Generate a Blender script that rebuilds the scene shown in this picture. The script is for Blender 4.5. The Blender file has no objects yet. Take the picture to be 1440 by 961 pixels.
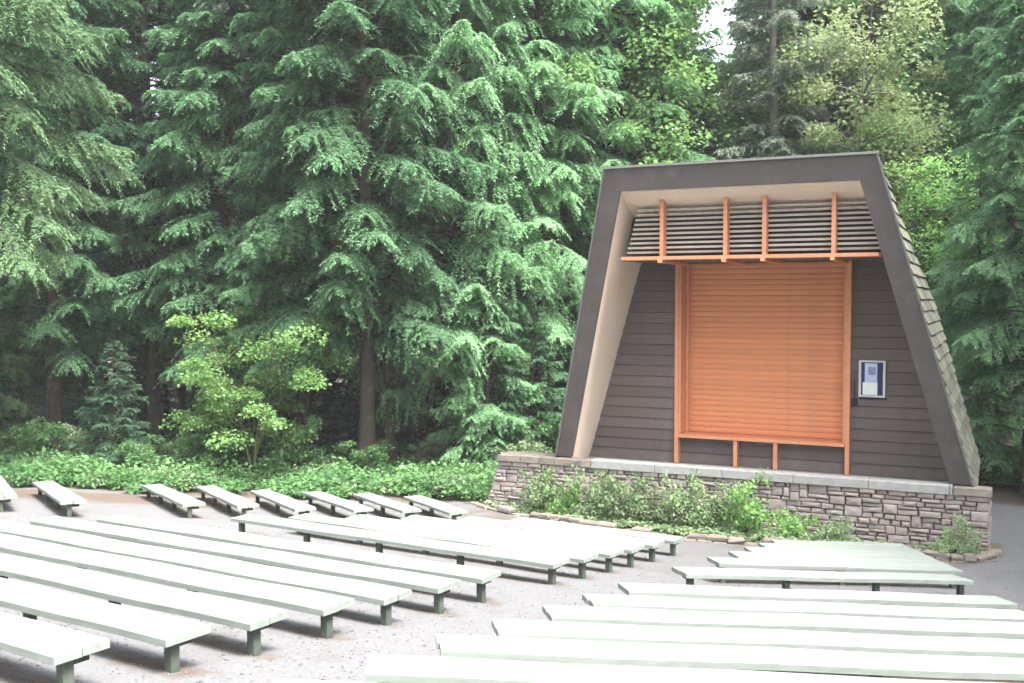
import bpy, bmesh, math, random
import numpy as np
from mathutils import Vector, Matrix
R = math.radians
SC = bpy.context.scene
COL = SC.collection

# ------------------------------------------------------------------ camera
cd = bpy.data.cameras.new('camera')
cam = bpy.data.objects.new('camera', cd)
COL.objects.link(cam)
cd.sensor_width = 36.0
cd.lens = 36.25
cd.clip_end = 1000
cam.location = (0, 0, 6.3)
cam.rotation_euler = (R(90 - 2.39), 0, 0)
SC.camera = cam

# ------------------------------------------------------------------ sky and sun
SUN_EL, SUN_AZ = 60.0, 138.0            # azimuth clockwise from +Y: high, from the right
world = bpy.data.worlds.new("World")
SC.world = world
world.use_nodes = True
wn, wl = world.node_tree.nodes, world.node_tree.links
bg = wn['Background']
sky = wn.new('ShaderNodeTexSky')
sky.sky_type = 'NISHITA'
sky.sun_disc = False
sky.sun_elevation = R(SUN_EL)
sky.sun_rotation = R(SUN_AZ)
sky.air_density = 1.0
sky.dust_density = 4.0
sky.ozone_density = 1.0
hs = wn.new('ShaderNodeHueSaturation')
hs.inputs['Saturation'].default_value = 0.35      # thin overcast
wl.new(sky.outputs[0], hs.inputs['Color'])
wl.new(hs.outputs[0], bg.inputs['Color'])
bg.inputs['Strength'].default_value = 0.15
sd = bpy.data.lights.new('sun', 'SUN')
sd.energy = 1.5
sd.angle = R(18)
sd.color = (1.0, 0.96, 0.9)
sun = bpy.data.objects.new('sun', sd)
COL.objects.link(sun)
az, el = R(SUN_AZ), R(SUN_EL)
sdir = Vector((math.sin(az) * math.cos(el), math.cos(az) * math.cos(el), math.sin(el)))
sun.rotation_euler = sdir.to_track_quat('Z', 'Y').to_euler()
sun.location = sdir * 60
SC.view_settings.view_transform = 'Standard'
SC.view_settings.look = 'None'
SC.view_settings.exposure = 2.85
SC.view_settings.gamma = 1.0

# ------------------------------------------------------------------ frames
A = R(25.4)
EX = Vector((math.cos(A), -math.sin(A), 0))
EY = Vector((math.sin(A), math.cos(A), 0))


def drop(u):
    a, b, k = 2.34 + .157 * u, 6.3, .25
    if a > 20: return b
    return -k * math.log(math.exp(-a / k) + math.exp(-b / k))


def gz(x, y):
    u = max(-14.0, x * EY.x + y * EY.y)
    return 6.3 - drop(u)


# ------------------------------------------------------------------ materials
def nodes_of(name):
    m = bpy.data.materials.new(name)
    m.use_nodes = True
    nt = m.node_tree
    return m, nt.nodes, nt.links, nt.nodes['Principled BSDF']


def mixcol(n, l, fac, a, b, mode='MIX'):
    x = n.new('ShaderNodeMix')
    x.data_type = 'RGBA'
    x.blend_type = mode
    for sock, v in ((x.inputs[0], fac), (x.inputs[6], a), (x.inputs[7], b)):
        if hasattr(v, 'links') or hasattr(v, 'is_linked'):
            l.new(v, sock)
        elif isinstance(v, (int, float)):
            sock.default_value = v
        else:
            sock.default_value = (*v, 1)
    return x.outputs[2]


def ramp(n, l, src, p0, p1, c0=(0, 0, 0), c1=(1, 1, 1)):
    r = n.new('ShaderNodeValToRGB')
    r.color_ramp.elements[0].position = p0
    r.color_ramp.elements[1].position = p1
    r.color_ramp.elements[0].color = (*c0, 1)
    r.color_ramp.elements[1].color = (*c1, 1)
    l.new(src, r.inputs[0])
    return r.outputs[0]


def noise(n, l, scale, detail=4, stretch=None, rough=.55, coord='Object'):
    tc = n.new('ShaderNodeTexCoord')
    t = n.new('ShaderNodeTexNoise')
    t.inputs['Scale'].default_value = scale
    t.inputs['Detail'].default_value = detail
    t.inputs['Roughness'].default_value = rough
    if stretch:
        mp = n.new('ShaderNodeMapping')
        mp.inputs['Scale'].default_value = stretch
        l.new(tc.outputs[coord], mp.inputs[0])
        l.new(mp.outputs[0], t.inputs[0])
    else:
        l.new(tc.outputs[coord], t.inputs[0])
    return t.outputs[0]


def bump(n, l, p, src, strength=.3, dist=.01):
    b = n.new('ShaderNodeBump')
    b.inputs['Strength'].default_value = strength
    b.inputs['Distance'].default_value = dist
    l.new(src, b.inputs['Height'])
    l.new(b.outputs[0], p.inputs['Normal'])


def surf(name, c, c2=None, scale=6, rough=.7, stretch=None, bmp=.2, bdist=.01, rnd=0.0, dirt=None, dscale=1.5, dlo=.55, dhi=.75):
    m, n, l, p = nodes_of(name)
    c2 = c2 or tuple(v * .8 for v in c)
    ns = noise(n, l, scale, 5, stretch)
    col = mixcol(n, l, ramp(n, l, ns, .35, .68), c, c2)
    if dirt:
        d = noise(n, l, dscale, 6, None, .65)
        col = mixcol(n, l, ramp(n, l, d, dlo, dhi), col, dirt)
    if rnd:
        oi = n.new('ShaderNodeObjectInfo')
        mr = n.new('ShaderNodeMapRange')
        mr.inputs[3].default_value = 1 - rnd
        mr.inputs[4].default_value = 1 + rnd
        l.new(oi.outputs['Random'], mr.inputs[0])
        hsv = n.new('ShaderNodeHueSaturation')
        l.new(col, hsv.inputs['Color'])
        l.new(mr.outputs[0], hsv.inputs['Value'])
        col = hsv.outputs[0]
    l.new(col, p.inputs['Base Color'])
    p.inputs['Roughness'].default_value = rough
    p.inputs['Specular IOR Level'].default_value = .3
    if bmp: bump(n, l, p, ns, bmp, bdist)
    return m


def leafmat(name, c, c2, trans=.35, rnd=.24, grad=True):
    """foliage: colour from the per-leaf 'tint' attribute (0 darker .. 1 lighter; new growth and painted sunlit tips)"""
    m, n, l, p = nodes_of(name)
    at = n.new('ShaderNodeAttribute')
    at.attribute_name = 'tint'
    col = mixcol(n, l, at.outputs['Fac'], c, c2)
    oi = n.new('ShaderNodeObjectInfo')
    mr = n.new('ShaderNodeMapRange')
    mr.inputs[3].default_value = 1 - rnd
    mr.inputs[4].default_value = 1 + rnd
    l.new(oi.outputs['Random'], mr.inputs[0])
    hsv = n.new('ShaderNodeHueSaturation')
    l.new(col, hsv.inputs['Color'])
    l.new(mr.outputs[0], hsv.inputs['Value'])
    l.new(hsv.outputs[0], p.inputs['Base Color'])
    p.inputs['Roughness'].default_value = .55
    p.inputs['Specular IOR Level'].default_value = .35
    tr = n.new('ShaderNodeBsdfTranslucent')
    l.new(hsv.outputs[0], tr.inputs[0])
    mx = n.new('ShaderNodeMixShader')
    mx.inputs[0].default_value = trans
    out = n['Material Output']
    l.new(p.outputs[0], mx.inputs[1])
    l.new(tr.outputs[0], mx.inputs[2])
    l.new(mx.outputs[0], out.inputs[0])
    return m


M = {}
M['bench_paint'] = surf('bench_paint', (.235, .262, .24), (.19, .215, .196), 3, .5, (1, 6, 6), .15, .004, .05, (.15, .165, .135), 5, .58, .8)
M['bench_leg'] = surf('bench_leg', (.075, .094, .076), (.048, .060, .049), 8, .7, None, .2, .006, .12, (.075, .068, .05), 3)
M['bench_arm'] = surf('bench_arm', (.045, .055, .045), (.03, .038, .032), 8, .7)
M['dark_siding'] = surf('dark_siding', (.130, .103, .096), (.104, .083, .078), 3, .6, (1, 4, 14), .15, .004, .13, (.150, .135, .130), 1.6, .5, .8)
M['dark_fascia'] = surf('dark_fascia', (.092, .076, .074), (.084, .069, .067), 1.5, .6, (2, 2, 2), .12, .004, .06, (.13, .112, .105), 1.2, .5, .8)
M['dark_board'] = surf('dark_board', (.030, .027, .026), (.022, .02, .02), 4, .8)
M['cream_panel'] = surf('cream_panel', (.86, .745, .62), (.82, .70, .575), 2.5, .6, (3, 3, .6), .08, .003)
M['louvre_slat'] = surf('louvre_slat', (.47, .42, .355), (.37, .33, .28), 5, .6, (1, 6, 6), .1, .003, .1)
M['orange_trim'] = surf('orange_trim', (.68, .30, .165), (.60, .25, .13), 4, .5, (3, 3, 1), .1, .003, .05)
M['orange_slat'] = surf('orange_slat', (.70, .27, .125), (.65, .24, .105), 2, .45, (1, 2, 8), .05, .002, .055, (.52, .22, .12), 1.1, .5, .75)
M['metal_edge'] = surf('metal_edge', (.17, .17, .16), (.13, .13, .125), 8, .45)
M['shingle'] = surf('shingle', (.165, .165, .135), (.10, .105, .085), 7, .9, None, .5, .012, .3, (.20, .22, .13), 2, .5, .7)
M['concrete'] = surf('concrete', (.34, .335, .33), (.26, .255, .25), 6, .85, None, .2, .006, .08, (.26, .25, .22), 1.2, .55, .75)
M['capstone'] = surf('capstone', (.22, .185, .16), (.15, .13, .115), 6, .9, None, .4, .015, .15, (.22, .24, .16), 2)
M['mortar'] = surf('mortar', (.075, .066, .066), (.05, .045, .045), 9, .95, None, .5, .02)
def stone_mat():
    m, n, l, p = nodes_of('wall_stone')
    oi = n.new('ShaderNodeObjectInfo')
    r = n.new('ShaderNodeValToRGB')
    cs = [(.0, (.195, .145, .130)), (.2, (.285, .218, .190)), (.4, (.140, .110, .108)), (.55, (.30, .242, .217)), (.7, (.235, .178, .160)), (.85, (.36, .305, .29)), (1, (.19, .165, .15))]
    e = r.color_ramp.elements
    e[0].position, e[0].color = cs[0][0], (*cs[0][1], 1)
    e[1].position, e[1].color = cs[-1][0], (*cs[-1][1], 1)
    for pos, c in cs[1:-1]:
        k = e.new(pos); k.color = (*c, 1)
    l.new(oi.outputs['Random'], r.inputs[0])
    ns = noise(n, l, 9, 6, None, .65)
    c1 = mixcol(n, l, ramp(n, l, ns, .35, .7), r.outputs[0], (.34, .30, .295))
    ml = noise(n, l, 3.1, 4)
    c2 = mixcol(n, l, ramp(n, l, ml, .58, .8), c1, (.16, .18, .09))
    l.new(c2, p.inputs['Base Color'])
    p.inputs['Roughness'].default_value = .9
    bump(n, l, p, ns, .6, .02)
    return m
M['wall_stone'] = stone_mat()
M['bark'] = surf('bark', (.075, .058, .046), (.042, .033, .027), 5, .95, (4, 4, .7), .7, .03, .25, (.14, .14, .10), 1.2)
M['bark_gray'] = surf('bark_gray', (.16, .145, .125), (.09, .08, .07), 5, .95, (4, 4, .7), .7, .03, .25, (.10, .12, .06), 1.2)
M['stem'] = surf('stem', (.13, .14, .06), (.08, .08, .045), 6, .9, None, .3, .01, .2)
M['sign_frame'] = surf('sign_frame', (.62, .63, .68), (.55, .56, .62), 10, .35)
M['sign_blue'] = surf('sign_blue', (.020, .030, .10), (.018, .026, .085), 10, .5)
M['paper_blue'] = surf('paper_blue', (.45, .53, .78), (.52, .60, .82), 10, .7, None, 0)
M['paper_print'] = surf('paper_print', (.16, .20, .36), (.30, .36, .56), 22, .7, None, 0)
M['paper_white'] = surf('paper_white', (.80, .84, .80), (.74, .80, .76), 10, .7, None, 0)
M['black_box'] = surf('black_box', (.02, .02, .022), (.015, .015, .017), 10, .5)
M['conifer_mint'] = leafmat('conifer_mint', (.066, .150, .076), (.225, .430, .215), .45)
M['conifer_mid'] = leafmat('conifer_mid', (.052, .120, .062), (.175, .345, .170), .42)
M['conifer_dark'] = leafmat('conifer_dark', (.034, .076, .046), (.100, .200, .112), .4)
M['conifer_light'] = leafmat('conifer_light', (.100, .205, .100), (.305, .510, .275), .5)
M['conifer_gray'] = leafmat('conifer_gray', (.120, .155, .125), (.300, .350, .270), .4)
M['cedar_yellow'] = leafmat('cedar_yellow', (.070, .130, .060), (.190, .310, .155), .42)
M['leaf_lime'] = leafmat('leaf_lime', (.125, .255, .075), (.340, .560, .200), .5)
M['leaf_yellow'] = leafmat('leaf_yellow', (.150, .215, .090), (.340, .420, .200), .5)
M['leaf_green'] = leafmat('leaf_green', (.055, .135, .050), (.185, .350, .135), .5)
M['fern'] = leafmat('fern', (.045, .125, .040), (.160, .340, .115), .45)
M['shrub_leaf'] = leafmat('shrub_leaf', (.150, .230, .120), (.400, .520, .280), .45)


def ground_mat():
    m, n, l, p = nodes_of('ground')
    at = n.new('ShaderNodeAttribute')
    at.attribute_name = 'zone'
    sep = n.new('ShaderNodeSeparateColor')
    l.new(at.outputs['Color'], sep.inputs[0])
    n1 = noise(n, l, 38, 3, None, .7)
    n2 = noise(n, l, 1.1, 6, None, .65)
    n3 = noise(n, l, 120, 2)
    v = n.new('ShaderNodeTexVoronoi'); v.inputs['Scale'].default_value = 30
    tc = n.new('ShaderNodeTexCoord'); l.new(tc.outputs['Object'], v.inputs[0])
    g = mixcol(n, l, ramp(n, l, n1, .3, .7), (.090, .090, .093), (.146, .146, .151))
    g = mixcol(n, l, .35, g, ramp(n, l, v.outputs['Color'], .0, 1.0, (.072, .071, .073), (.178, .178, .184)))
    g = mixcol(n, l, ramp(n, l, n2, .52, .78), g, (.092, .080, .074))
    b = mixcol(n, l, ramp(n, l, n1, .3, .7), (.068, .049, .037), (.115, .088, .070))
    s = mixcol(n, l, ramp(n, l, n1, .3, .7), (.045, .035, .025), (.085, .065, .045))
    mo = mixcol(n, l, ramp(n, l, n1, .3, .7), (.072, .075, .036), (.12, .12, .06))
    def soft(src):
        add = n.new('ShaderNodeMath'); add.operation = 'MULTIPLY_ADD'
        l.new(n2, add.inputs[0]); add.inputs[1].default_value = .9
        l.new(src, add.inputs[2])
        return ramp(n, l, add.outputs[0], .72, 1.1)
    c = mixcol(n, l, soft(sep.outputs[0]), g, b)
    c = mixcol(n, l, soft(sep.outputs[2]), c, mo)
    c = mixcol(n, l, soft(sep.outputs[1]), c, s)
    l.new(c, p.inputs['Base Color'])
    p.inputs['Roughness'].default_value = .95
    bump(n, l, p, n1, .5, .02)
    return m
M['ground'] = ground_mat()


# ------------------------------------------------------------------ object helpers
def tag(o, label=None, cat=None, group=None, kind=None):
    if label: o['label'] = label
    if cat: o['category'] = cat
    if group: o['group'] = group
    if kind: o['kind'] = kind
    return o


def empty(name, loc, rz=0.0):
    o = bpy.data.objects.new(name, None)
    o.empty_display_size = .2
    COL.objects.link(o)
    o.location = loc
    o.rotation_euler = (0, 0, rz)
    return o


def link(name, me, mat, parent=None, smooth=False):
    o = bpy.data.objects.new(name, me)
    COL.objects.link(o)
    if mat and not me.materials: me.materials.append(mat)
    if parent: o.parent = parent
    if smooth: me.polygons.foreach_set('use_smooth', [True] * len(me.polygons))
    return o


def pydata(name, v, f, mat, parent=None, smooth=False):
    me = bpy.data.meshes.new(name)
    me.from_pydata([tuple(p) for p in v], [], f)
    me.update()
    return link(name, me, mat, parent, smooth)


def np_mesh(name, V, F, mat, tint=None, smooth=False):
    """V (n,3), F (m,k) with k = 3 or 4"""
    me = bpy.data.meshes.new(name)
    k = F.shape[1]
    me.vertices.add(len(V))
    me.vertices.foreach_set('co', V.astype(np.float32).ravel())
    me.loops.add(F.size)
    me.loops.foreach_set('vertex_index', F.astype(np.int32).ravel())
    me.polygons.add(len(F))
    me.polygons.foreach_set('loop_start', np.arange(0, F.size, k, dtype=np.int32))
    if smooth: me.polygons.foreach_set('use_smooth', np.ones(len(F), dtype=bool))
    if tint is not None:
        a = me.attributes.new('tint', 'FLOAT', 'POINT')
        a.data.foreach_set('value', tint.astype(np.float32))
    me.materials.append(mat)
    me.update()
    me.validate()
    return me


HEX = [(0, 3, 2, 1), (4, 5, 6, 7), (0, 1, 5, 4), (1, 2, 6, 5), (2, 3, 7, 6), (3, 0, 4, 7)]


def hexa(name, c8, mat, parent):
    """c8: bottom four corners then top four, both counter-clockwise seen from the +normal"""
    return pydata(name, c8, HEX, mat, parent)


def box(name, x0, x1, y0, y1, z0, z1, mat, parent, bev=0.0):
    v = [(x0, y0, z0), (x1, y0, z0), (x1, y1, z0), (x0, y1, z0), (x0, y0, z1), (x1, y0, z1), (x1, y1, z1), (x0, y1, z1)]
    if not bev: return hexa(name, v, mat, parent)
    bm = bmesh.new()
    vs = [bm.verts.new(p) for p in v]
    for f in HEX: bm.faces.new([vs[i] for i in f])
    bmesh.ops.bevel(bm, geom=bm.edges[:], offset=bev, segments=1, affect='EDGES')
    me = bpy.data.meshes.new(name)
    bm.to_mesh(me); bm.free()
    return link(name, me, mat, parent)


# ------------------------------------------------------------------ ground
def build_ground():
    def axis(lo, hi, fine_lo, fine_hi, fs, cs):
        a = list(np.arange(fine_lo, fine_hi, fs))
        x, st = fine_lo, cs
        left = []
        while x > lo:
            x -= st; st *= 1.25; left.append(x)
        x, st = fine_hi, cs
        right = [x]
        while x < hi:
            x += st; st *= 1.25; right.append(x)
        return np.array(left[::-1] + a + right)
    xs = axis(-380, 380, -22, 18, .2, .8)
    ys = axis(-120, 420, 5, 45, .2, .8)
    X, Y = np.meshgrid(xs, ys)
    U = np.maximum(-14.0, X * EY.x + Y * EY.y)
    S = X * EX.x + Y * EX.y
    a = 2.34 + .157 * U
    k = .25
    D = -k * np.log(np.exp(-np.minimum(a, 30) / k) + np.exp(-6.3 / k))
    Z = 6.3 - D
    wob = .5 * np.sin(X * .9 + 1.3 * np.sin(Y * .55)) * np.sin(Y * .8 + .7) + .5 * np.sin(X * .37 + Y * .23)
    forest = np.clip((Y - (33 + .8 * np.sin(X * .7))) / 3, 0, 1) * np.clip(1 - (S > -14.5) * (S < 1.0) * (U < 35), 0, 1)
    Z = Z + .025 * wob + forest * .10 * np.sin(X * 1.1 + 2) * np.sin(Y * .9)
    # colour zones: R duff, G forest soil, B moss
    duff = np.clip(1 - np.abs(Y - 29.2 - .12 * (X + 10)) / 3.6, 0, 1) * np.clip((-4 - X) / 5, 0, 1) * .75
    duff = np.maximum(duff, np.clip((Y - 30.5) / 2, 0, 1) * (X < 0) * .9)
    duff = np.maximum(duff, .35 * np.clip((U - 24) / 1.5, 0, 1) * (S > -15) * (S < -.5))
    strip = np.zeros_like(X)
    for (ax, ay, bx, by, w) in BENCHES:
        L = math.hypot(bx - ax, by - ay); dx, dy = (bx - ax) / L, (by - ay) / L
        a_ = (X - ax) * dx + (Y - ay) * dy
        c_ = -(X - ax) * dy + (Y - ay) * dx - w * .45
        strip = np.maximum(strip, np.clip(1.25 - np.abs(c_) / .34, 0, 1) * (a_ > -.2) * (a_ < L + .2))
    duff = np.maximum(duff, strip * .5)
    soil = np.clip((Y - 31.5 - .6 * np.sin(X)) / 2, 0, 1) * (S < -14.5)
    soil = np.maximum(soil, np.clip((U - 34) / 2, 0, 1))
    soil = np.maximum(soil, np.clip((S - 3.2) / 2, 0, 1) * np.clip((U - 31) / 2, 0, 1))
    kerbu = np.interp(S, [-15.5, -14.3, -12.7, -7, -6, -4.9, -1.6, -.86, 0.1], [28.4, 27.6, 26.6, 25.6, 25.6, 25.9, 26.45, 26.3, 27.5])
    moss = ((U > kerbu) & (S > -15.5) & (S < .1) & (U < 29)) * 1.0
    moss = np.maximum(moss, np.clip((S - 1) / 2, 0, 1) * np.clip((U - 28.5) / 2, 0, 1) * .5)
    V = np.stack([X, Y, Z], -1).reshape(-1, 3)
    ny, nx = X.shape
    idx = np.arange(nx * ny).reshape(ny, nx)
    F = np.stack([idx[:-1, :-1], idx[:-1, 1:], idx[1:, 1:], idx[1:, :-1]], -1).reshape(-1, 4)
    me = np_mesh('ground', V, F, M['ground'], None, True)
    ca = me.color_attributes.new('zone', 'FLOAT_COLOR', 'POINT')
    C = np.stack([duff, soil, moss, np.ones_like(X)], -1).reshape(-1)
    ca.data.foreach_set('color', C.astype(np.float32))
    o = link('ground', me, None)
    tag(o, kind='structure')


# ------------------------------------------------------------------ benches
BENCHES = []
BW, BT = .52, .075     # plank pair width and thickness


def make_bench(P, Q, h, label, group, leg_at=None, w=BW):
    """P, Q: ends of the top edge nearest the camera (x, y); the seat lies to the left of P->Q"""
    P, Q = Vector((*P, 0)), Vector((*Q, 0))
    d = Q - P
    L = d.length
    ang = math.atan2(d.y, d.x)
    BENCHES.append((P.x, P.y, Q.x, Q.y, w))
    nx = Vector((-math.sin(ang), math.cos(ang), 0))
    mid = (P + Q) / 2 + nx * w / 2
    o = empty('bench', (mid.x, mid.y, gz(mid.x, mid.y)), ang)
    tag(o, label, 'bench', group)
    jr = random.Random(int(L * 1000) + int(P.x * 77))
    h += jr.uniform(-.012, .012)
    za, zb = gz(P.x, P.y) + h - o.location.z, gz(Q.x, Q.y) + h - o.location.z
    def zt(x): return za + (zb - za) * (x + L / 2) / L
    # two planks, seam between; slightly worn arris
    for (y0, y1, ov) in ((-w / 2, -.006, 0.0), (.006, w / 2, .012)):
        e0, e1 = -L / 2 - ov - jr.uniform(0, .025), L / 2 - ov * .5 + jr.uniform(-.02, .015)
        dh = jr.uniform(-.006, .004)
        c = .009
        sec = [(y0, -BT), (y1, -BT), (y1, -c), (y1 - c, 0), (y0 + c, 0), (y0, -c)]
        n = max(4, int(L / .8))
        v, f = [], []
        for i in range(n + 1):
            x = e0 + (e1 - e0) * i / n
            sag = .007 * math.sin(i * 1.7 + L * 3) if 0 < i < n else 0
            for (yy, zz) in sec: v.append((x, yy, zt(x) + zz + sag + dh))
        for i in range(n):
            for j in range(6):
                a, b = i * 6 + j, i * 6 + (j + 1) % 6
                f.append((a, b, b + 6, a + 6))
        f.append(tuple(range(5, -1, -1)))
        f.append(tuple(n * 6 + j for j in range(6)))
        pydata('plank', v, [tuple(reversed(q)) for q in f], M['bench_paint'], o)
    nl = leg_at or max(2, int(round((L - .4) / 2.05)) + 1)
    for i in range(nl):
        x = -L / 2 + .14 + (L - .28) * i / (nl - 1)
        wx = mid + Vector((math.cos(ang), math.sin(ang), 0)) * x
        zg = gz(wx.x, wx.y) - o.location.z - .12
        top = zt(x) - BT
        box('leg', x - .052, x + .052, -.13, -.03, zg, top - .003, M['bench_leg'], o, .006)
        box('crossarm', x - .045, x + .045, -.026, w / 2 - .14, top - .07, top - .004, M['bench_arm'], o, .005)
    return o


deg = lambda a: (math.cos(R(a)), math.sin(R(a)))
ordA = ['nearest bench of the left block, cut off at the lower left corner',
        'second bench from the front in the left block, green leg at right end',
        'third bench from the front in the left block, right end over open gravel',
        'fourth bench of the left block, counted from the front',
        'fifth bench of the left block, counted from the front towards the trees',
        'sixth bench of the left block, last but one before the cross aisle',
        'rearmost bench of the front left block, bordering the cross aisle']
cA = [(-3.66, 8.14), (-3.12, 9.16), (-2.60, 10.10), (-2.06, 11.20), (-1.52, 12.22), (-.96, 13.40), (-.43, 14.60)]
lenA = [9.3, 9.3, 9.3, 9.3, 9.4, 9.25, 8.95]
for (x, y), L, lab in zip(cA, lenA, ordA):
    c, s = deg(-33.2)
    make_bench((x - c * L, y - s * L), (x, y), .37, 'long white ' + lab, 'white benches of the front left block', 5)
B = [((-5.98, 21.75), (.69, 17.08)), ((-4.95, 22.7), (1.27, 18.15)), ((-3.85, 23.6), (1.86, 19.35)), ((-2.65, 24.3), (2.40, 20.45)), ((-1.3, 24.95), (3.0, 21.65)), ((-.05, 25.6), (3.65, 22.9))]
labB = ['longest and nearest bench of the middle block, dark legs along its front',
        'second bench of the middle block, just behind the longest one',
        'third bench of the middle block, counted from the cross aisle',
        'fourth bench of the middle block, two in front of the planting bed row',
        'fifth bench of the middle block, last but one before the stone planting bed',
        'shortest bench of the middle block, farthest back beside the planting bed']
for (p, q), lab in zip(B, labB):
    make_bench(p, q, .37, 'white ' + lab, 'white benches of the middle block')
E_ = [((-15.3, 29.5), (-11.7, 23.0), 'white bench cut off by the left photo edge, only its right end showing'),
      ((-13.4, 28.6), (-10.1, 22.9), 'lone white bench at the far left, standing apart before the ferns'),
      ((-10.9, 30.1), (-7.9, 24.55), 'leftmost white bench of the far row of six, three dark legs in view'),
      ((-9.45, 30.6), (-6.75, 25.15), 'second white bench from the left in the far row before the ferns'),
      ((-7.75, 30.3), (-5.4, 25.45), 'third white bench from the left in the far row before the ferns'),
      ((-6.2, 30.35), (-4.05, 26.15), 'fourth white bench from the left in the far row before the ferns'),
      ((-4.7, 30.3), (-2.85, 26.65), 'fifth white bench from the left in the far row before the ferns'),
      ((-3.2, 30.2), (-1.65, 26.95), 'rightmost white bench of the far row, nearest the stone wall of the stage')]
for p, q, lab in E_:
    make_bench(p, q, .35, lab, 'short white benches of the far left wing', None, .54)
Cc = [((-1.75, 7.25), 6.6, 4), ((-1.20, 8.38), 6.6, 5.5), ((-.65, 9.45), 6.6, 7.5), ((-.12, 10.54), 6.6, 9.3), ((.48, 11.73), 6.6, 11), ((1.05, 13.0), 6.55, 11.8), ((1.66, 14.33), 6.35, 13.4)]
labC = ['nearest bench of the right block, only its back edge in the photo',
        'second bench of the right block, counted up from the bottom edge of the photo',
        'third bench of the right block, counted up from the bottom edge of the photo',
        'middle bench of the seven in the right block',
        'fifth bench of the right block, counted up from the bottom edge of the photo',
        'sixth bench of the right block, last but one before the gap',
        'farthest bench of the right block, its right end just inside the photo']
for (x, y), L, a, lab in zip([c[0] for c in Cc], [c[1] for c in Cc], [c[2] for c in Cc], labC):
    c, s = deg(a)
    make_bench((x, y), (x + c * L, y + s * L), .37, 'white ' + lab, 'white benches of the right block', None, .48)
D_ = [((2.92, 16.97), (8.50, 18.78)), ((3.85, 18.9), (8.98, 20.25)), ((4.55, 20.4), (9.12, 21.3)), ((5.1, 21.5), (9.18, 22.15)), ((5.62, 22.5), (9.22, 22.95)), ((6.1, 23.3), (9.25, 23.6))]
labD = ['widest and nearest bench of the tapering block, dark legs beneath',
        'second bench of the tapering block in front of the stage',
        'third bench of the tapering block in front of the stage',
        'fourth bench of the tapering block in front of the stage',
        'fifth bench of the tapering block, last but one before the stage wall',
        'narrowest bench of the tapering block, closest to the stone stage wall']
for (p, q), lab in zip(D_, labD):
    make_bench(p, q, .37, 'white ' + lab, 'white benches of the tapering block')


build_ground()


# ------------------------------------------------------------------ stage wall (frame: x = along the front, y = away, z = up)
rng = random.Random(4)
O_ = Vector((0, 0, 0))
wall = empty('stone_wall', (0, 0, 0), -A)
tag(wall, 'low purple grey stone wall with a pale coping carrying the brown stage building', 'stone wall')
WU, WZ = 27.7, 1.44       # front plane, underside of the coping
WL0, WL1, WR = -14.04, -13.55, -.19
hexa('wall_core', [(WL0 + .08, WU + .07, -.2), (WR - .06, WU + .07, -.2), (WR - .06, WU + .78, -.2), (WL0 + .12, WU + .78, -.2),
                   (WL1 + .08, WU + .07, WZ), (WR - .06, WU + .07, WZ), (WR - .06, WU + .78, WZ), (WL1 + .12, WU + .78, WZ)], M['mortar'], wall)
hexa('stage_base', [(-11.75, WU + .79, -.2), (-.66, WU + .79, -.2), (-.66, 33.6, -.2), (-11.75, 33.6, -.2),
                   (-11.75, WU + .79, WZ - .1), (-.66, WU + .79, WZ - .1), (-.66, 33.6, WZ - .1), (-11.75, 33.6, WZ - .1)], M['concrete'], wall)


def stone_verts(x0, x1, z0, z1, yf, yb, r, amp=.02):
    g = .008
    x0 += g; x1 -= g; z0 += g * .8; z1 -= g * .8
    j = lambda a=amp: r.uniform(-a, a)
    dpt = r.uniform(-.02, .05)
    c = [(x0 + j(.012), z0 + j(.010)), (x1 + j(.012), z0 + j(.010)), (x1 + j(.014), z1 + j(.010)), (x0 + j(.014), z1 + j(.010))]
    mx, mz = (x0 + x1) / 2, (z0 + z1) / 2
    k = min(.02, (z1 - z0) * .2)
    v = [(a, yb, b) for a, b in c] + [(a, yf + .012 - dpt * .6, b) for a, b in c]
    for a, b in c:
        v.append((a + (k if a < mx else -k) + j(.006), yf - .03 - dpt + j(.008), b + (k * .8 if b < mz else -k * .8)))
    v.append((mx + j(.03), yf - .04 - dpt + j(.012), mz + j(.01)))
    f = [(0, 1, 5, 4), (1, 2, 6, 5), (2, 3, 7, 6), (3, 0, 4, 7), (4, 5, 9, 8), (5, 6, 10, 9), (6, 7, 11, 10), (7, 4, 8, 11),
         (8, 9, 12), (9, 10, 12), (10, 11, 12), (11, 8, 12)]
    return v, f


def layout(r, width, height, cw=(.28, .66), chh=(.11, .19)):
    """irregular coursed rubble with a few tall jumpers; returns rectangles"""
    out, z = [], 0.0
    hs_ = []
    while z < height - .06:
        h = r.uniform(*chh)
        if z + h > height - .07: h = height - z
        hs_.append((z, z + h)); z += h
    skip = {}
    for ci, (za, zb) in enumerate(hs_):
        x = -r.uniform(0, .3)
        blocked = skip.get(ci, [])
        while x < width:
            b = next(((p, q) for p, q in blocked if p <= x + .02 < q), None)
            if b: x = b[1]; continue
            wdt = r.uniform(*cw)
            nb = [p for p, q in blocked if p > x]
            if nb and x + wdt > min(nb) - .1: wdt = min(nb) - x
            x1 = min(x + wdt, width)
            if width - x1 < .12: x1 = width
            z1 = zb
            if ci + 1 < len(hs_) and r.random() < .13 and (x1 - x) < .55 and x >= 0:
                z1 = hs_[ci + 1][1]
                skip.setdefault(ci + 1, []).append((x, x1))
            xs_ = max(x, 0)
            if x1 - xs_ > .08: out.append((xs_, x1, za, z1))
            x = x1
    return out


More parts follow.
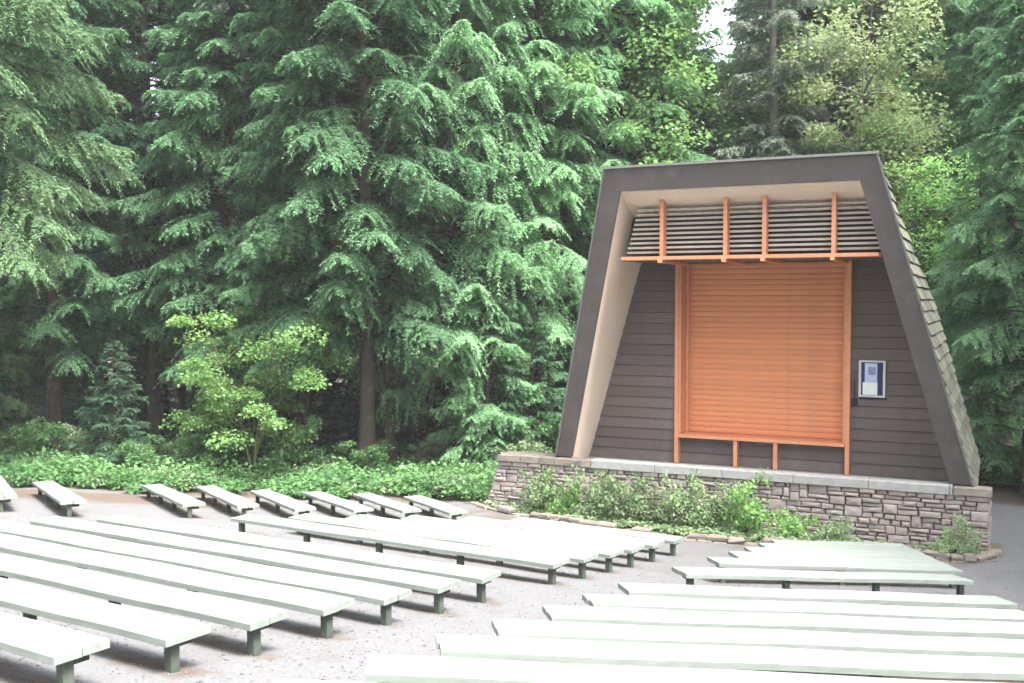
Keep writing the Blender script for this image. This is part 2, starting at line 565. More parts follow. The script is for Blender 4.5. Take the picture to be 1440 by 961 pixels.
rects = layout(rng, WR - WL0, WZ + .1, (.20, .54), (.085, .16))
rects.sort(key=lambda q: -(q[1] - q[0]) * (q[3] - q[2]))
many = []
for i, (a, b, c, d) in enumerate(rects):
    zc = (c + d) / 2 - .1
    lo = WL0 + (WL1 - WL0) * max(0, zc) / WZ
    x0, x1 = WL0 + a, WL0 + b
    if x1 < lo + .1: continue
    x0 = max(x0, lo)
    v, f = stone_verts(x0, x1, c - .1, d - .1, WU, WU + .2, rng)
    cx_, cz_ = (x0 + x1) / 2, (c + d) / 2 - .1
    if i < 296:
        o = pydata('stone', [(p[0] - cx_, p[1] - WU, p[2] - cz_) for p in v], f, M['wall_stone'], wall)
        o.location = (cx_, WU, cz_)
    else: many.append((v, f))
# side returns as one piece
for side in (-1, 1):
    for (a, b, c, d) in layout(rng, .82, WZ + .1, (.20, .5), (.085, .16)):
        v, f = stone_verts(a, b, c - .1, d - .1, 0, .2, rng)
        if side == 1: vv = [(WR - .02 - p[1], WU + .02 + p[0], p[2]) for p in v]
        else:
            vv = []
            for p in v:
                lo = WL0 + (WL1 - WL0) * max(0, p[2]) / WZ
                vv.append((lo + .02 + p[1], WU + .84 - p[0], p[2]))
        many.append((vv, f))
V_, F_ = [], []
for v, f in many:
    n0 = len(V_); V_ += v; F_ += [tuple(i + n0 for i in q) for q in f]
tag(pydata('side_stones', V_, F_, M['wall_stone'], wall), kind='stuff')
# coping: concrete slabs in the middle, rough flagstones at both ends
x = -10.6
while x < -1.05:
    x1 = min(x + 1.9, -1.02)
    box('coping_slab', x + .004, x1 - .004, WU - .10, WU + .36, WZ - .015, WZ + .215, M['concrete'], wall, .012)
    x = x1
for (a, b) in ((-13.62, 10.6), (-1.02, -.12)):
    b = -10.6 if a < -10 else b
    x = a
    while x < b - .05:
        x1 = min(x + rng.uniform(.45, .8), b)
        if b - x1 < .25: x1 = b
        dy, dz = rng.uniform(-.04, .05), rng.uniform(-.015, .012)
        z1 = WZ + .18 + dz
        yb = WU + .42 + (.42 if x < -11.9 or x > -.75 else 0)
        hexa('flagstone', [(x + .01, WU - .10 + dy, WZ + .004), (x1 - .01, WU - .08 + dy + rng.uniform(-.03, .03), WZ + .004), (x1 - .01, yb, WZ + .004), (x + .01, yb, WZ + .004),
                      (x + .02, WU - .09 + dy, z1), (x1 - .02, WU - .07 + dy, z1 + rng.uniform(-.012, .012)), (x1 - .01, yb, z1), (x + .01, yb, z1)], M['capstone'], wall)
        x = x1
hexa('deck_slab', [(-11.7, WU + .45, WZ - .097), (-.7, WU + .45, WZ - .097), (-.7, 33.55, WZ - .097), (-11.7, 33.55, WZ - .097),
                    (-11.7, WU + .45, WZ + .02), (-.7, WU + .45, WZ + .02), (-.7, 33.55, WZ + .02), (-11.7, 33.55, WZ + .02)], M['concrete'], wall)

# stone edging of the planting bed, one thing of separate stones
edge = empty('bed_edging', (0, 0, 0), -A)
tag(edge, 'row of flat brown edging stones along the planting bed below the stage wall', 'stone edging')
path = [(-14.5, 27.75), (-13.6, 27.0), (-12.6, 26.55), (-10.2, 25.9), (-7.6, 25.35), (-6.1, 25.45), (-4.9, 25.85), (-3.2, 26.2), (-1.6, 26.42), (-1.0, 26.2), (-.45, 26.35), (-.1, 26.9), (.0, 27.5)]
for layer in range(2):
    acc = []
    for (a, b), (c, d) in zip(path, path[1:]):
        n = max(1, int(round(math.hypot(c - a, d - b) / rng.uniform(.36, .5))))
        for i in range(n): acc.append(((a + (c - a) * i / n, b + (d - b) * i / n), (a + (c - a) * (i + 1) / n, b + (d - b) * (i + 1) / n)))
    for (p, q) in acc:
        near = p[0] > -1.75
        if layer == 1 and not near and rng.random() < .35: continue
        p, q = Vector((*p, 0)), Vector((*q, 0))
        m_ = (p + q) / 2
        w2 = m_ - O_
        wp = EX * m_.x + EY * m_.y
        g0 = gz(wp.x, wp.y) - .04 + layer * .11
        dd = (q - p); L = dd.length; dd.normalize(); nn = Vector((-dd.y, dd.x, 0))
        h0, wd = rng.uniform(.09, .125), rng.uniform(.16, .26)
        ja = lambda: rng.uniform(-.02, .02)
        cs = [(-L / 2 + .012, -wd / 2), (L / 2 - .012, -wd / 2), (L / 2 - .012, wd / 2), (-L / 2 + .012, wd / 2)]
        v = []
        for zz, kk in ((0, 1.0), (h0 * .6, 1.04), (h0, .84)):
            for (a, b) in cs:
                pt = dd * (a * (kk if zz else 1)) + nn * (b * kk + ja()) + Vector((0, 0, zz + ja() * .3))
                v.append(pt)
        f = [(0, 3, 2, 1), (8, 9, 10, 11)] + [(i + k * 4, (i + 1) % 4 + k * 4, (i + 1) % 4 + 4 + k * 4, i + 4 + k * 4) for k in (0, 1) for i in range(4)]
        o = pydata('stone', v, f, M['capstone'], edge)
        o.location = (m_.x, m_.y, g0)

# ------------------------------------------------------------------ stage building
CS = -6.2                       # centre of the front along x
b_ = empty('stage_building', tuple(EX * CS + EY * 28 + Vector((0, 0, 1.65))), -A)
tag(b_, 'dark brown tapered stage building with a forward leaning front and an orange roller shutter', 'stage building')
UF, Z0, Z1 = 27.9, 1.66, 9.75   # fascia foot plane, foot and top heights
lu = lambda z: UF - 1.85 * (z - Z0) / (Z1 - Z0) - 28       # front plane (local y)
ho = lambda z: 5.61 - 2.17 * (z - Z0) / (Z1 - Z0)          # outer half width
hi = lambda z: 5.10 - 2.05 * (z - 1.70) / 7.45             # inner half width
LZ = lambda z: z - 1.65
ZT = 9.16                                                    # underside of the top fascia


def leaf_board(name, pts, th, mat):
    """board lying in the leaning front plane: pts (x, z) outline, th towards the back"""
    n = len(pts)
    v = [(x, lu(z), LZ(z)) for x, z in pts] + [(x, lu(z) + th, LZ(z)) for x, z in pts]
    f = [tuple(range(n)), tuple(range(2 * n - 1, n - 1, -1))] + [(i, i + n, (i + 1) % n + n, (i + 1) % n) for i in range(n)]
    return pydata(name, v, f, mat, b_)


for s in (-1, 1):
    pts = [(s * ho(Z0), Z0), (s * ho(Z1), Z1), (s * hi(ZT), ZT), (s * hi(Z0), Z0)]
    if s == 1: pts = pts[::-1]
    leaf_board('fascia_board', pts, .10, M['dark_fascia'])
    # thin drip edge standing proud of the fascia
    v = []
    for z in (Z0, Z1 + .03):
        xo = s * ho(z)
        v += [(xo - s * .012, lu(z) - .03, LZ(z)), (xo + s * .03, lu(z) - .03, LZ(z)), (xo + s * .03, lu(z) + .12, LZ(z)), (xo - s * .012 , lu(z) - .004, LZ(z))]
    fs = HEX if s == 1 else [tuple(reversed(q)) for q in HEX]
    pydata('drip_edge', v, fs, M['metal_edge'], b_)
leaf_board('fascia_board', [(-hi(ZT) , ZT), (hi(ZT), ZT), (ho(Z1), Z1), (-ho(Z1), Z1)], .10, M['dark_fascia'])
v = [(-ho(Z1) - .05, lu(Z1) - .05, LZ(Z1) - .005), (ho(Z1) + .05, lu(Z1) - .05, LZ(Z1) - .005), (ho(Z1) + .05, lu(Z1) + .2, LZ(Z1) - .005), (-ho(Z1) - .05, lu(Z1) + .2, LZ(Z1) - .005)]
v += [(p[0], p[1], p[2] + .06 - (.04 if i > 1 else 0)) for i, p in enumerate(v)]
hexa('drip_edge', v, M['metal_edge'], b_)

# outer side shells and roof. Side plane: foot at z0, back edge 5.6 m behind; roof falls to the back
DE, KR = 5.6, .57
def side_pt(s, sig, e, off=0.0):
    z = Z0 + sig * (Z1 - Z0)
    x = s * (ho(z) + off)
    return Vector((x, lu(z) + .1 + e, LZ(z)))
def sig_max(e): return 1 - (1 - KR) * e / DE
for s in (-1, 1):
    th = .12
    P = [side_pt(s, -.02, 0), side_pt(s, -.02, DE), side_pt(s, KR, DE), side_pt(s, 1, 0)]
    Q = [p - Vector((s * th, 0, 0)) for p in P]
    vv = P + Q
    pydata('roof_side', vv, [(0, 1, 2, 3), (7, 6, 5, 4), (0, 4, 5, 1), (1, 5, 6, 2), (2, 6, 7, 3), (3, 7, 4, 0)], M['dark_board'], b_)
# shingles, every one a piece, coursed up both sides
NCR, NPC = 27, 5
for s in (-1, 1):
    for r_ in range(NCR):
        s0, s1 = (r_) / NCR - .02, (r_ + 1.12) / NCR - .02
        ee = 0.0 - rng.uniform(0, .5)
        while ee < DE:
            e0, e1 = max(ee, -.06), min(ee + rng.uniform(1.0, 1.3), DE)
            ee = e1
            if e1 - e0 < .06: continue
            # clip the far end of the course by the falling roof line
            lim = (1 - s0) / (1 - KR) * DE
            if e0 > lim - .05: continue
            e1 = min(e1, lim)
            t0, t1 = min(s1, sig_max(max(e0, 0))), min(s1, sig_max(e1))
            t0, t1 = max(t0, s0 + .002), max(t1, s0 + .002)
            ob, ot = .06 + rng.uniform(-.01, .016), .012
            jz = rng.uniform(-.0015, .0015)
            c = [side_pt(s, s0 + jz, e0 + .006, .004), side_pt(s, s0 + jz, e1 - .006, .004), side_pt(s, t1, e1 - .006, .004), side_pt(s, t0, e0 + .006, .004),
                 side_pt(s, s0 + jz, e0 + .006, ob), side_pt(s, s0 + jz, e1 - .006, ob), side_pt(s, t1, e1 - .006, ot), side_pt(s, t0, e0 + .006, ot)]
            m_ = sum(c, Vector()) / 8
            fs = HEX if s == 1 else [tuple(reversed(q)) for q in HEX]
            o = pydata('shingle', [p - m_ for p in c], fs, M['shingle'], b_)
            o.location = m_
# falling roof with its shingle courses as one piece
F0 = [side_pt(-1, 1, 0), side_pt(1, 1, 0), side_pt(1, KR, DE), side_pt(-1, KR, DE)]
dn = Vector((0, 0, -.14))
hexa('roof_deck', [p + dn for p in F0] + F0, M['dark_board'], b_)
V_, F_ = [], []
for i in range(18):
    a, b = i / 18, (i + 1.1) / 18
    def L_(t, sgn): 
        q = side_pt(sgn, 1 - (1 - KR) * min(t, 1), DE * min(t, 1)); return q
    lo1, lo2, hi1, hi2 = L_(b, -1), L_(b, 1), L_(a, -1), L_(a, 1)
    n = 7
    for k in range(n):
        f0, f1 = k / n + .002, (k + 1) / n - .002
        up = rng.uniform(.035, .05)
        c = [hi1.lerp(hi2, f0), hi1.lerp(hi2, f1), lo1.lerp(lo2, f1), lo1.lerp(lo2, f0)]
        vv = [p + Vector((0, 0, .002)) for p in c] + [c[0] + Vector((0, 0, .012)), c[1] + Vector((0, 0, .012)), c[2] + Vector((0, 0, up)), c[3] + Vector((0, 0, up))]
        n0 = len(V_); V_ += vv; F_ += [tuple(j + n0 for j in reversed(q)) for q in HEX]
tag(pydata('roof_shingles', V_, F_, M['shingle'], b_), kind='stuff')
# back wall
bk = [side_pt(-1, -.02, DE - .1), side_pt(1, -.02, DE - .1), side_pt(1, KR, DE - .1) , side_pt(-1, KR, DE - .1)]
bk = [p + Vector((-.15 if p.x > 0 else .15, 0, 0)) for p in bk]
bz = [Vector((p.x, p.y, p.z)) for p in bk]
bz[2].z -= .2; bz[3].z -= .2
pydata('back_wall', [p for p in bz] + [p + Vector((0, -.1, 0)) for p in bz], [(3, 2, 1, 0), (4, 5, 6, 7), (0, 1, 5, 4), (1, 2, 6, 5), (2, 3, 7, 6), (3, 0, 4, 7)], M['dark_siding'], b_)

# cream reveals and soffit
US = 29.55 - 28                   # siding plane
for s in (-1, 1):
    prof = [(lu(Z0) + .15, 1.47), (US + .10, 1.47), (US + .10, 7.66), (27.6 - 28, 8.76), (lu(ZT) + .101, ZT - .005)]
    v = [(s * hi(z), y, LZ(z)) for y, z in prof] + [(s * (hi(z) + .05), y, LZ(z)) for y, z in prof]
    n = 5
    f = [tuple(range(n)), tuple(range(2 * n - 1, n - 1, -1))] + [(i, i + n, (i + 1) % n + n, (i + 1) % n) for i in range(n)]
    if s == -1: f = [tuple(reversed(q)) for q in f]
    pydata('side_reveal', v, [tuple(reversed(q)) for q in f], M['cream_panel'], b_)
def sofz(u): return ZT + .01 - .36 * (u - (lu(ZT) + 28))
uA, uB = lu(ZT) + 28 + .10, 28.4
v = [(-hi(ZT) - .1, uA - 28, LZ(sofz(uA))), (hi(ZT) + .1, uA - 28, LZ(sofz(uA))), (hi(ZT) + .4, uB - 28, LZ(sofz(uB))), (-hi(ZT) - .4, uB - 28, LZ(sofz(uB)))]
hexa('soffit_panel', v + [(p[0], p[1], p[2] + .04) for p in v], M['cream_panel'], b_)

# louvre screen: slats, fins, shelf, outriggers
UL = 27.12 - 28
zt_, zb_ = 6.3 + 2.44, 6.3 + 1.21
NSL = 10
for i in range(NSL):
    t = i / (NSL - 1)
    z = zt_ + (zb_ - zt_) * (t * .93 + .035)
    xl = -9.05 + (-9.35 + 9.05) * t - CS
    xr = -3.05 + (-2.70 + 3.05) * t - CS
    y0 = UL
    tl = .035
    v = [(xl, y0 - .035, LZ(z) - .030), (xr, y0 - .035, LZ(z) - .030), (xr, y0 + .055, LZ(z) - .005), (xl, y0 + .055, LZ(z) - .005),
         (xl, y0 - .035, LZ(z) + .030), (xr, y0 - .035, LZ(z) + .030), (xr, y0 + .055, LZ(z) + .020), (xl, y0 + .055, LZ(z) + .020)]
    hexa('louvre_slat', v, M['louvre_slat'], b_)
for sx in (-8.28, -6.56, -5.55, -3.83):
    x = sx - CS
    fz = sofz(26.78)
    # tapering fin from shelf to soffit
    v = [(x - .05, 26.78 - 28, LZ(7.44)), (x + .05, 26.78 - 28, LZ(7.44)), (x + .05, 27.06 - 28, LZ(7.44)), (x - .05, 27.06 - 28, LZ(7.44)),
         (x - .05, 26.78 - 28, LZ(fz) - .01), (x + .05, 26.78 - 28, LZ(fz) - .01), (x + .05, 27.06 - 28, LZ(sofz(27.06)) - .01), (x - .05, 27.06 - 28, LZ(sofz(27.06)) - .01)]
    hexa('fin', v, M['orange_trim'], b_)
    box('bracket', x - .055, x + .055, 26.60 - 28, US - .32, LZ(7.25), LZ(7.335), M['orange_trim'], b_, .006)
hexa('shelf', [(-9.40 - CS, 26.70 - 28, LZ(7.34)), (-2.75 - CS, 26.70 - 28, LZ(7.34)), (-2.75 - CS, 27.35 - 28, LZ(7.34)), (-9.40 - CS, 27.35 - 28, LZ(7.34)),
               (-9.40 - CS, 26.70 - 28, LZ(7.43)), (-2.75 - CS, 26.70 - 28, LZ(7.43)), (-2.75 - CS, 27.35 - 28, LZ(7.43)), (-9.40 - CS, 27.35 - 28, LZ(7.43))], M['orange_trim'], b_)
box('ceiling_light_stop', -3.40, 3.40, 27.36 - 28, US + .2, LZ(7.34), LZ(7.40), M['dark_siding'], b_)  # board added to keep light out of the void behind the louvre
box('louvre_void_shade', -3.25, 3.25, 27.75 - 28, 27.80 - 28, LZ(7.41), LZ(8.56), M['dark_board'], b_)  # dark sheet standing in for the shade of the void behind the slats

# lap siding: boards left and right of the opening, and below the sill
PX0, PX1 = -8.62 - CS, -3.70 - CS       # outer faces of the two tall posts
pitch = .3155
nb = 19
for i in range(nb):
    za, zb = 1.475 + i * pitch, 1.475 + (i + 1) * pitch - .014
    if zb > 7.335: zb = 7.335
    def board(xa0, xb0, xa1, xb1):
        v = [(xa0, US - .075, LZ(za)), (xb0, US - .075, LZ(za)), (xb0, US + .03, LZ(za)), (xa0, US + .03, LZ(za)),
             (xa1, US - .034, LZ(zb)), (xb1, US - .034, LZ(zb)), (xb1, US + .03, LZ(zb)), (xa1, US + .03, LZ(zb))]
        m_ = Vector(((xa0 + xb0) / 2, US, LZ(za)))
        o = hexa('siding_board', [Vector(p) - m_ for p in v], M['dark_siding'], b_)
        o.location = m_
    board(-hi(za) - .02, PX0 + .02, -hi(zb) - .02, PX0 + .02)
    board(PX1 - .02, hi(za) + .02, PX1 - .02, hi(zb) + .02)
    if za < 2.2:
        zb = min(zb, 2.232)
        board(PX0 + .02, PX1 - .02, PX0 + .02, PX1 - .02)
board_z = 2.30
# backing behind the boards
for s in (-1, 1):
    xa = PX0 + .1 if s == -1 else PX1 - .1
    v = [(xa, US + .035, LZ(1.47)), (s * hi(1.66), US + .035, LZ(1.47)), (s * hi(1.66), US + .12, LZ(1.47)), (xa, US + .12, LZ(1.47)),
         (xa, US + .035, LZ(7.34)), (s * hi(7.34), US + .035, LZ(7.34)), (s * hi(7.34), US + .12, LZ(7.34)), (xa, US + .12, LZ(7.34))]
    pydata('wall_panel', v, HEX, M['dark_board'], b_)
box('wall_panel', PX0 + .1, PX1 - .1, US + .035, US + .12, LZ(1.47), LZ(2.29), M['dark_board'], b_)

# orange frame, shutter, sill, posts
yo = US - .30
box('post', PX0, PX0 + .115, yo, US + .03, LZ(1.464), LZ(7.337), M['orange_trim'], b_, .006)
box('post', PX1 - .115, PX1, yo, US + .03, LZ(1.464), LZ(7.337), M['orange_trim'], b_, .006)
for sx in (-6.83, -5.70):
    box('short_post', sx - CS - .055, sx - CS + .055, yo + .02, US - .05, LZ(1.464), LZ(2.235), M['orange_trim'], b_, .006)
YS = US + .34
box('jamb', PX0 + .116, PX0 + .18, yo + .03, YS + .08, LZ(2.34), LZ(7.337), M['orange_trim'], b_, .004)
box('jamb', PX1 - .18, PX1 - .116, yo + .03, YS + .08, LZ(2.34), LZ(7.337), M['orange_trim'], b_, .004)
box('shutter_guide', PX0 + .181, PX0 + .26, YS - .10, YS + .06, LZ(2.345), LZ(7.336), M['orange_trim'], b_, .004)
box('shutter_guide', PX1 - .26, PX1 - .181, YS - .10, YS + .06, LZ(2.345), LZ(7.336), M['orange_trim'], b_, .004)
box('sill', PX0 + .118, PX1 - .118, yo - .05, YS + .08, LZ(2.24), LZ(2.335), M['orange_trim'], b_, .008)
sh = empty('shutter', (0, YS, 0)); sh.parent = b_
ns_ = 32
zlo, zhi = 2.345, 7.335
sp = (zhi - zlo) / ns_
xa, xb = PX0 + .20, PX1 - .20
prof = [(0.0, .0), (-.008, .10), (-.016, .30), (-.018, .55), (-.014, .80), (-.005, .93), (0.0, .985)]
v, f = [], []
for (yy, tt) in prof: v += [(xa, yy, tt * sp), (xb, yy, tt * sp)]
v += [(xa, .03, .985 * sp), (xb, .03, .985 * sp), (xa, .03, 0), (xb, .03, 0)]
nn_ = len(v) // 2
for k in range(nn_):
    a, b, c, d = 2 * k, 2 * k + 1, (2 * k + 3) % (2 * nn_), (2 * k + 2) % (2 * nn_)
    f.append((a, b, c, d))
f.append(tuple(2 * k for k in range(nn_)))
f.append(tuple(2 * k + 1 for k in range(nn_))[::-1])
me = bpy.data.meshes.new('shutter_slat'); me.from_pydata(v, [], f); me.update(); me.materials.append(M['orange_slat'])
for i in range(ns_):
    o = link('shutter_slat', me, None, sh)
    o.location = (0, 0, LZ(zlo + i * sp))
o = box('shutter_backing', xa, xb, YS + .035, YS + .07, LZ(2.345), LZ(7.335), M['dark_board'], b_)

# notice case and junction box
sc_ = empty('notice_case', tuple(EX * -3.15 + EY * (28 + US - .05) + Vector((0, 0, 4.12))), -A)
tag(sc_, 'notice case with blue poster and white sheet on the siding right of the shutter', 'notice case')
W2, H2 = .345, .50
box('case_back', -W2, W2, -.055, .045, -H2, H2, M['sign_blue'], sc_)
for (x0, x1, z0, z1) in ((-W2, W2, H2 - .05, H2), (-W2, W2, -H2, -H2 + .05), (-W2, -W2 + .062, -H2 + .051, H2 - .051), (W2 - .062, W2, -H2 + .051, H2 - .051)):
    box('frame', x0, x1, -.10, -.056, z0, z1, M['sign_frame'], sc_, .004)
box('poster', -.19, .13, -.064, -.057, -.16, .42, M['paper_blue'], sc_)
box('poster_print', -.10, .09, -.070, -.0645, .10, .32, M['paper_print'], sc_)
box('paper_sheet', -.24, .14, -.074, -.0655, -.44, -.10, M['paper_white'], sc_)
box('dark_base', -W2 + .02, W2 + .03, -.05, .04, -H2 - .07, -H2 - .004, M['black_box'], sc_)
jb = empty('junction_box', tuple(EX * -3.60 + EY * (28 + US - .05) + Vector((0, 0, 3.47))), -A)
tag(jb, 'small black electrical box on the siding beside the right orange post', 'electrical box')
box('box_body', -.075, .075, -.10, .03, -.09, .09, M['black_box'], jb, .008)
box('conduit', -.014, .014, -.04, -.012, .09, .62, M['black_box'], jb)


# ================================================================== vegetation
NR = np.random.default_rng(11)


def unit(v):
    return v / (np.linalg.norm(v, axis=-1, keepdims=True) + 1e-9)


def tube(pts, radii, sides=6):
    """tapering tube along points, returns (V, F)"""
    pts = np.asarray(pts, float)
    n = len(pts)
    T = np.gradient(pts, axis=0)
    T = unit(T)
    ref = np.array([0, 0, 1.0]) if abs(T[0][2]) < .8 else np.array([1.0, 0, 0])
    Xa = unit(np.cross(T, ref)); Ya = np.cross(T, Xa)
    a = np.arange(sides) / sides * 2 * np.pi
    ring = np.cos(a)[None, :, None] * Xa[:, None] + np.sin(a)[None, :, None] * Ya[:, None]
    V = (pts[:, None] + ring * np.asarray(radii)[:, None, None]).reshape(-1, 3)
    i = np.arange(n - 1)[:, None] * sides
    j = np.arange(sides)[None]
    F = np.stack([i + j, i + (j + 1) % sides, i + sides + (j + 1) % sides, i + sides + j], -1).reshape(-1, 4)
    return V, F


def join(parts):
    Vs, Fs, n = [], [], 0
    for V, F in parts:
        Vs.append(V); Fs.append(F + n); n += len(V)
    return np.concatenate(Vs), np.concatenate(Fs)


def conifer(seed, H, Rd, h0, nbr, up=.15, droop=.45, tip=.12, leaf=(.15, .055), spray=.85, pw=.75, dead=10, dens=1.0, hang=.5, lowbare=0.0):
    r = np.random.default_rng(seed)
    lv, lt = [], []
    wood = []
    tr = .05 + H * .0088
    zs = np.linspace(-.3, H, 14)
    bend = np.cumsum(r.normal(0, .035, (14, 2)), 0)
    pts = np.column_stack([bend[:, 0], bend[:, 1], zs])
    rad = tr * np.clip(1 - (zs / H), .03, 1) ** .8
    rad[0] *= 1.35
    trunkV, trunkF = tube(pts, rad, 8)
    twood = [(trunkV, trunkF)]
    for k in range(dead):                                   # dead lower limbs belong to the trunk
        h = r.uniform(.8, max(h0 * 1.5, 2.5)); a = r.uniform(0, 6.28); L = r.uniform(.5, 1.6)
        t = np.linspace(0, 1, 4)[:, None]
        p = np.array([0, 0, h]) + t * L * np.array([np.cos(a), np.sin(a), -.25]) + t ** 2 * np.array([0, 0, -.2])
        twood.append(tube(p, [.022, .016, .01, .004], 3))
    for b in range(nbr):
        q = (b + r.uniform(0, 1)) / nbr
        h = h0 + (H - h0) * q ** 1.05
        prof = (1 - q) ** pw
        if q < .12: prof *= .72 + 2.2 * q
        L = Rd * prof * r.uniform(.62, 1.18) + .25
        a = b * 2.39996 + r.normal(0, .35)
        m = max(5, int(L / .4) + 3)
        t = np.linspace(0, 1, m)
        upb = up + .35 * q + r.normal(0, .07)
        side = r.normal(0, .10)
        rr = L * t
        z = L * (upb * t - droop * r.uniform(.8, 1.25) * t ** 1.8 + tip * t ** 4)
        ca, sa = np.cos(a), np.sin(a)
        off = side * L * t ** 2
        bx = np.interp(h, zs, bend[:, 0]); by = np.interp(h, zs, bend[:, 1])
        P = np.column_stack([bx + rr * ca - off * sa, by + rr * sa + off * ca, h + z])
        wood.append(tube(P, np.linspace(.012 + .009 * L, .004, m), 3))
        # sprays left and right of the limb
        step = .125 / dens
        start = max(.12, .30 - .1 * q)
        ns = max(6, int(L * (1 - start) / step * 2))
        tk = start + (1 - start) * (np.arange(ns) + r.uniform(0, .6, ns)) / ns
        tk = np.minimum(tk, 1)
        base = np.column_stack([np.interp(tk, t, P[:, i]) for i in range(3)])
        tan = unit(np.column_stack([np.interp(tk, t, np.gradient(P[:, i])) for i in range(3)]))
        sgn = np.where(np.arange(ns) % 2 == 0, 1.0, -1.0)
        lat = unit(np.cross(tan, [0, 0, 1.0])) * sgn[:, None]
        an = r.uniform(.45, 1.1, ns)[:, None]
        d0 = unit(tan * np.cos(an) + lat * np.sin(an) + np.array([0, 0, 1.0]) * r.normal(.02, .16, (ns, 1)))
        ls = spray * (.28 + .85 * np.sin(np.clip(tk * 1.05, 0, 1) * np.pi) ** .7) * r.uniform(.6, 1.2, ns) * min(1, .35 + L / Rd)
        clump = r.random(ns) < .10
        ls[clump] *= .3
        mm = max(4, int(spray / .058))
        j = (np.arange(mm) + .5) / mm
        S = base[:, None] + d0[:, None] * (ls[:, None] * j)[..., None]
        S[..., 2] -= (ls[:, None] * hang * j ** 2)
        n_ = ns * mm
        S = S.reshape(n_, 3)
        D = np.repeat(d0, mm, 0).copy(); D[:, 2] -= np.tile(j, ns) * hang * .9; D = unit(D)
        up_ = unit(np.array([0, 0, 1.0]) + r.normal(0, .35, (n_, 3)))
        Lt = unit(np.cross(D, up_))
        lenf = leaf[0] * r.uniform(.7, 1.3, n_)
        for sg in (1, -1):
            ang = r.uniform(.5, 1.0, n_)[:, None]
            d = unit(D * np.cos(ang) + Lt * sg * np.sin(ang) + np.array([0, 0, -.18]))
            w = unit(np.cross(d, up_)) * leaf[1] * .5
            p0 = S + r.normal(0, .015, (n_, 3))
            lv.append(np.stack([p0 - w, p0 + w, p0 + d * lenf[:, None]], 1))
            ti = np.clip(.10 + .55 * np.repeat(tk, mm) ** 2 * .9 + .25 * np.tile(j, ns) + r.normal(0, .12, n_), 0, 1)  # lighter towards the tips: new growth and sunlight put into the colour
            ti = np.clip(ti + (r.random() - .5) * .02, 0, 1)
            lt.append(np.repeat(ti, 3))
    V = np.concatenate(lv).reshape(-1, 3)
    F = np.arange(len(V)).reshape(-1, 3)
    T = np.concatenate(lt)
    wv, wf = join(twood + wood)
    return dict(leaf=(V, F, T), wood=(wv, wf), H=H)


def leaves_on(centers, dirs, r, size, flat=.6):
    """diamond leaves (two folded halves) at centers"""
    n = len(centers)
    up = unit(np.array([0, 0, 1.0]) + r.normal(0, flat, (n, 3)))
    d = unit(np.cross(up, np.cross(dirs, up)) + r.normal(0, .15, (n, 3)))
    s = unit(np.cross(d, up))
    L = size * r.uniform(.65, 1.3, n)[:, None]
    W = L * .42
    a = centers
    tipp = a + d * L - up * L * .12
    l = a + d * L * .45 + s * W + up * L * .05
    q = a + d * L * .45 - s * W + up * L * .05
    V = np.stack([a, q, tipp, l], 1).reshape(-1, 3)
    F = np.arange(4 * n).reshape(-1, 4)
    return V, F


def broadleaf(seed, H, Rd, nstem, ncl, nleaf, size, zlo=.35, lean=.3, layer=.35, clr=.55, stem_r=.05):
    """multi stemmed broadleaf: stems, side limbs to leaf layers"""
    r = np.random.default_rng(seed)
    wood, cen, dr, tt = [], [], [], []
    stems = []
    for i in range(nstem):
        a = i * 6.283 / nstem + r.normal(0, .4)
        L = H * r.uniform(.75, 1.0)
        t = np.linspace(0, 1, 9)
        out = lean * L * r.uniform(.5, 1.2)
        P = np.column_stack([np.cos(a) * (out * t ** 1.5) + r.normal(0, .03, 9).cumsum() * .5, np.sin(a) * (out * t ** 1.5) + r.normal(0, .03, 9).cumsum() * .5, -.15 + L * t])
        stems.append(P)
        wood.append(tube(P, stem_r * np.linspace(1.0, .15, 9) * r.uniform(.7, 1.1), 6))
    for k in range(ncl):
        P = stems[r.integers(nstem)]
        q = zlo + (1 - zlo) * r.random() ** .8
        i = min(8, int(q * 8.99))
        base = P[i]
        a = r.uniform(0, 6.283)
        rad = Rd * r.uniform(.25, 1.0) * np.sqrt(np.clip(1.15 - ((q - .55) / .6) ** 2, .1, 1))
        c = base + np.array([np.cos(a) * rad, np.sin(a) * rad, r.normal(.15, .25) * Rd * .5])
        c[2] = max(c[2], .35)
        t = np.linspace(0, 1, 5)[:, None]
        limb = base + (c - base) * t + np.array([0, 0, .15 * rad]) * np.sin(t * 3.14)
        wood.append(tube(limb, [stem_r * .35, stem_r * .28, stem_r * .2, stem_r * .14, stem_r * .06], 3))
        n = int(nleaf * r.uniform(.6, 1.4))
        R_ = clr * r.uniform(.6, 1.3)
        x = r.normal(0, 1, (n, 3)); x = unit(x) * (r.random((n, 1)) ** .45)
        x *= np.array([R_, R_, R_ * layer])
        x[:, 2] -= .25 * (x[:, 0] ** 2 + x[:, 1] ** 2) / R_
        cen.append(c + x)
        o = unit(x * np.array([1, 1, .3]) + r.normal(0, .35, (n, 3)) + np.array([0, 0, -.15]))
        dr.append(o)
        base_t = r.uniform(.25, .75)
        tt.append(np.clip(base_t + x[:, 2] / (R_ * layer + .01) * .12 + r.normal(0, .13, n), 0, 1))
    C, Dn = np.concatenate(cen), np.concatenate(dr)
    V, F = leaves_on(C, Dn, r, size)
    T = np.repeat(np.concatenate(tt), 4)
    wv, wf = join(wood)
    return dict(leaf=(V, F, T), wood=(wv, wf), H=H)


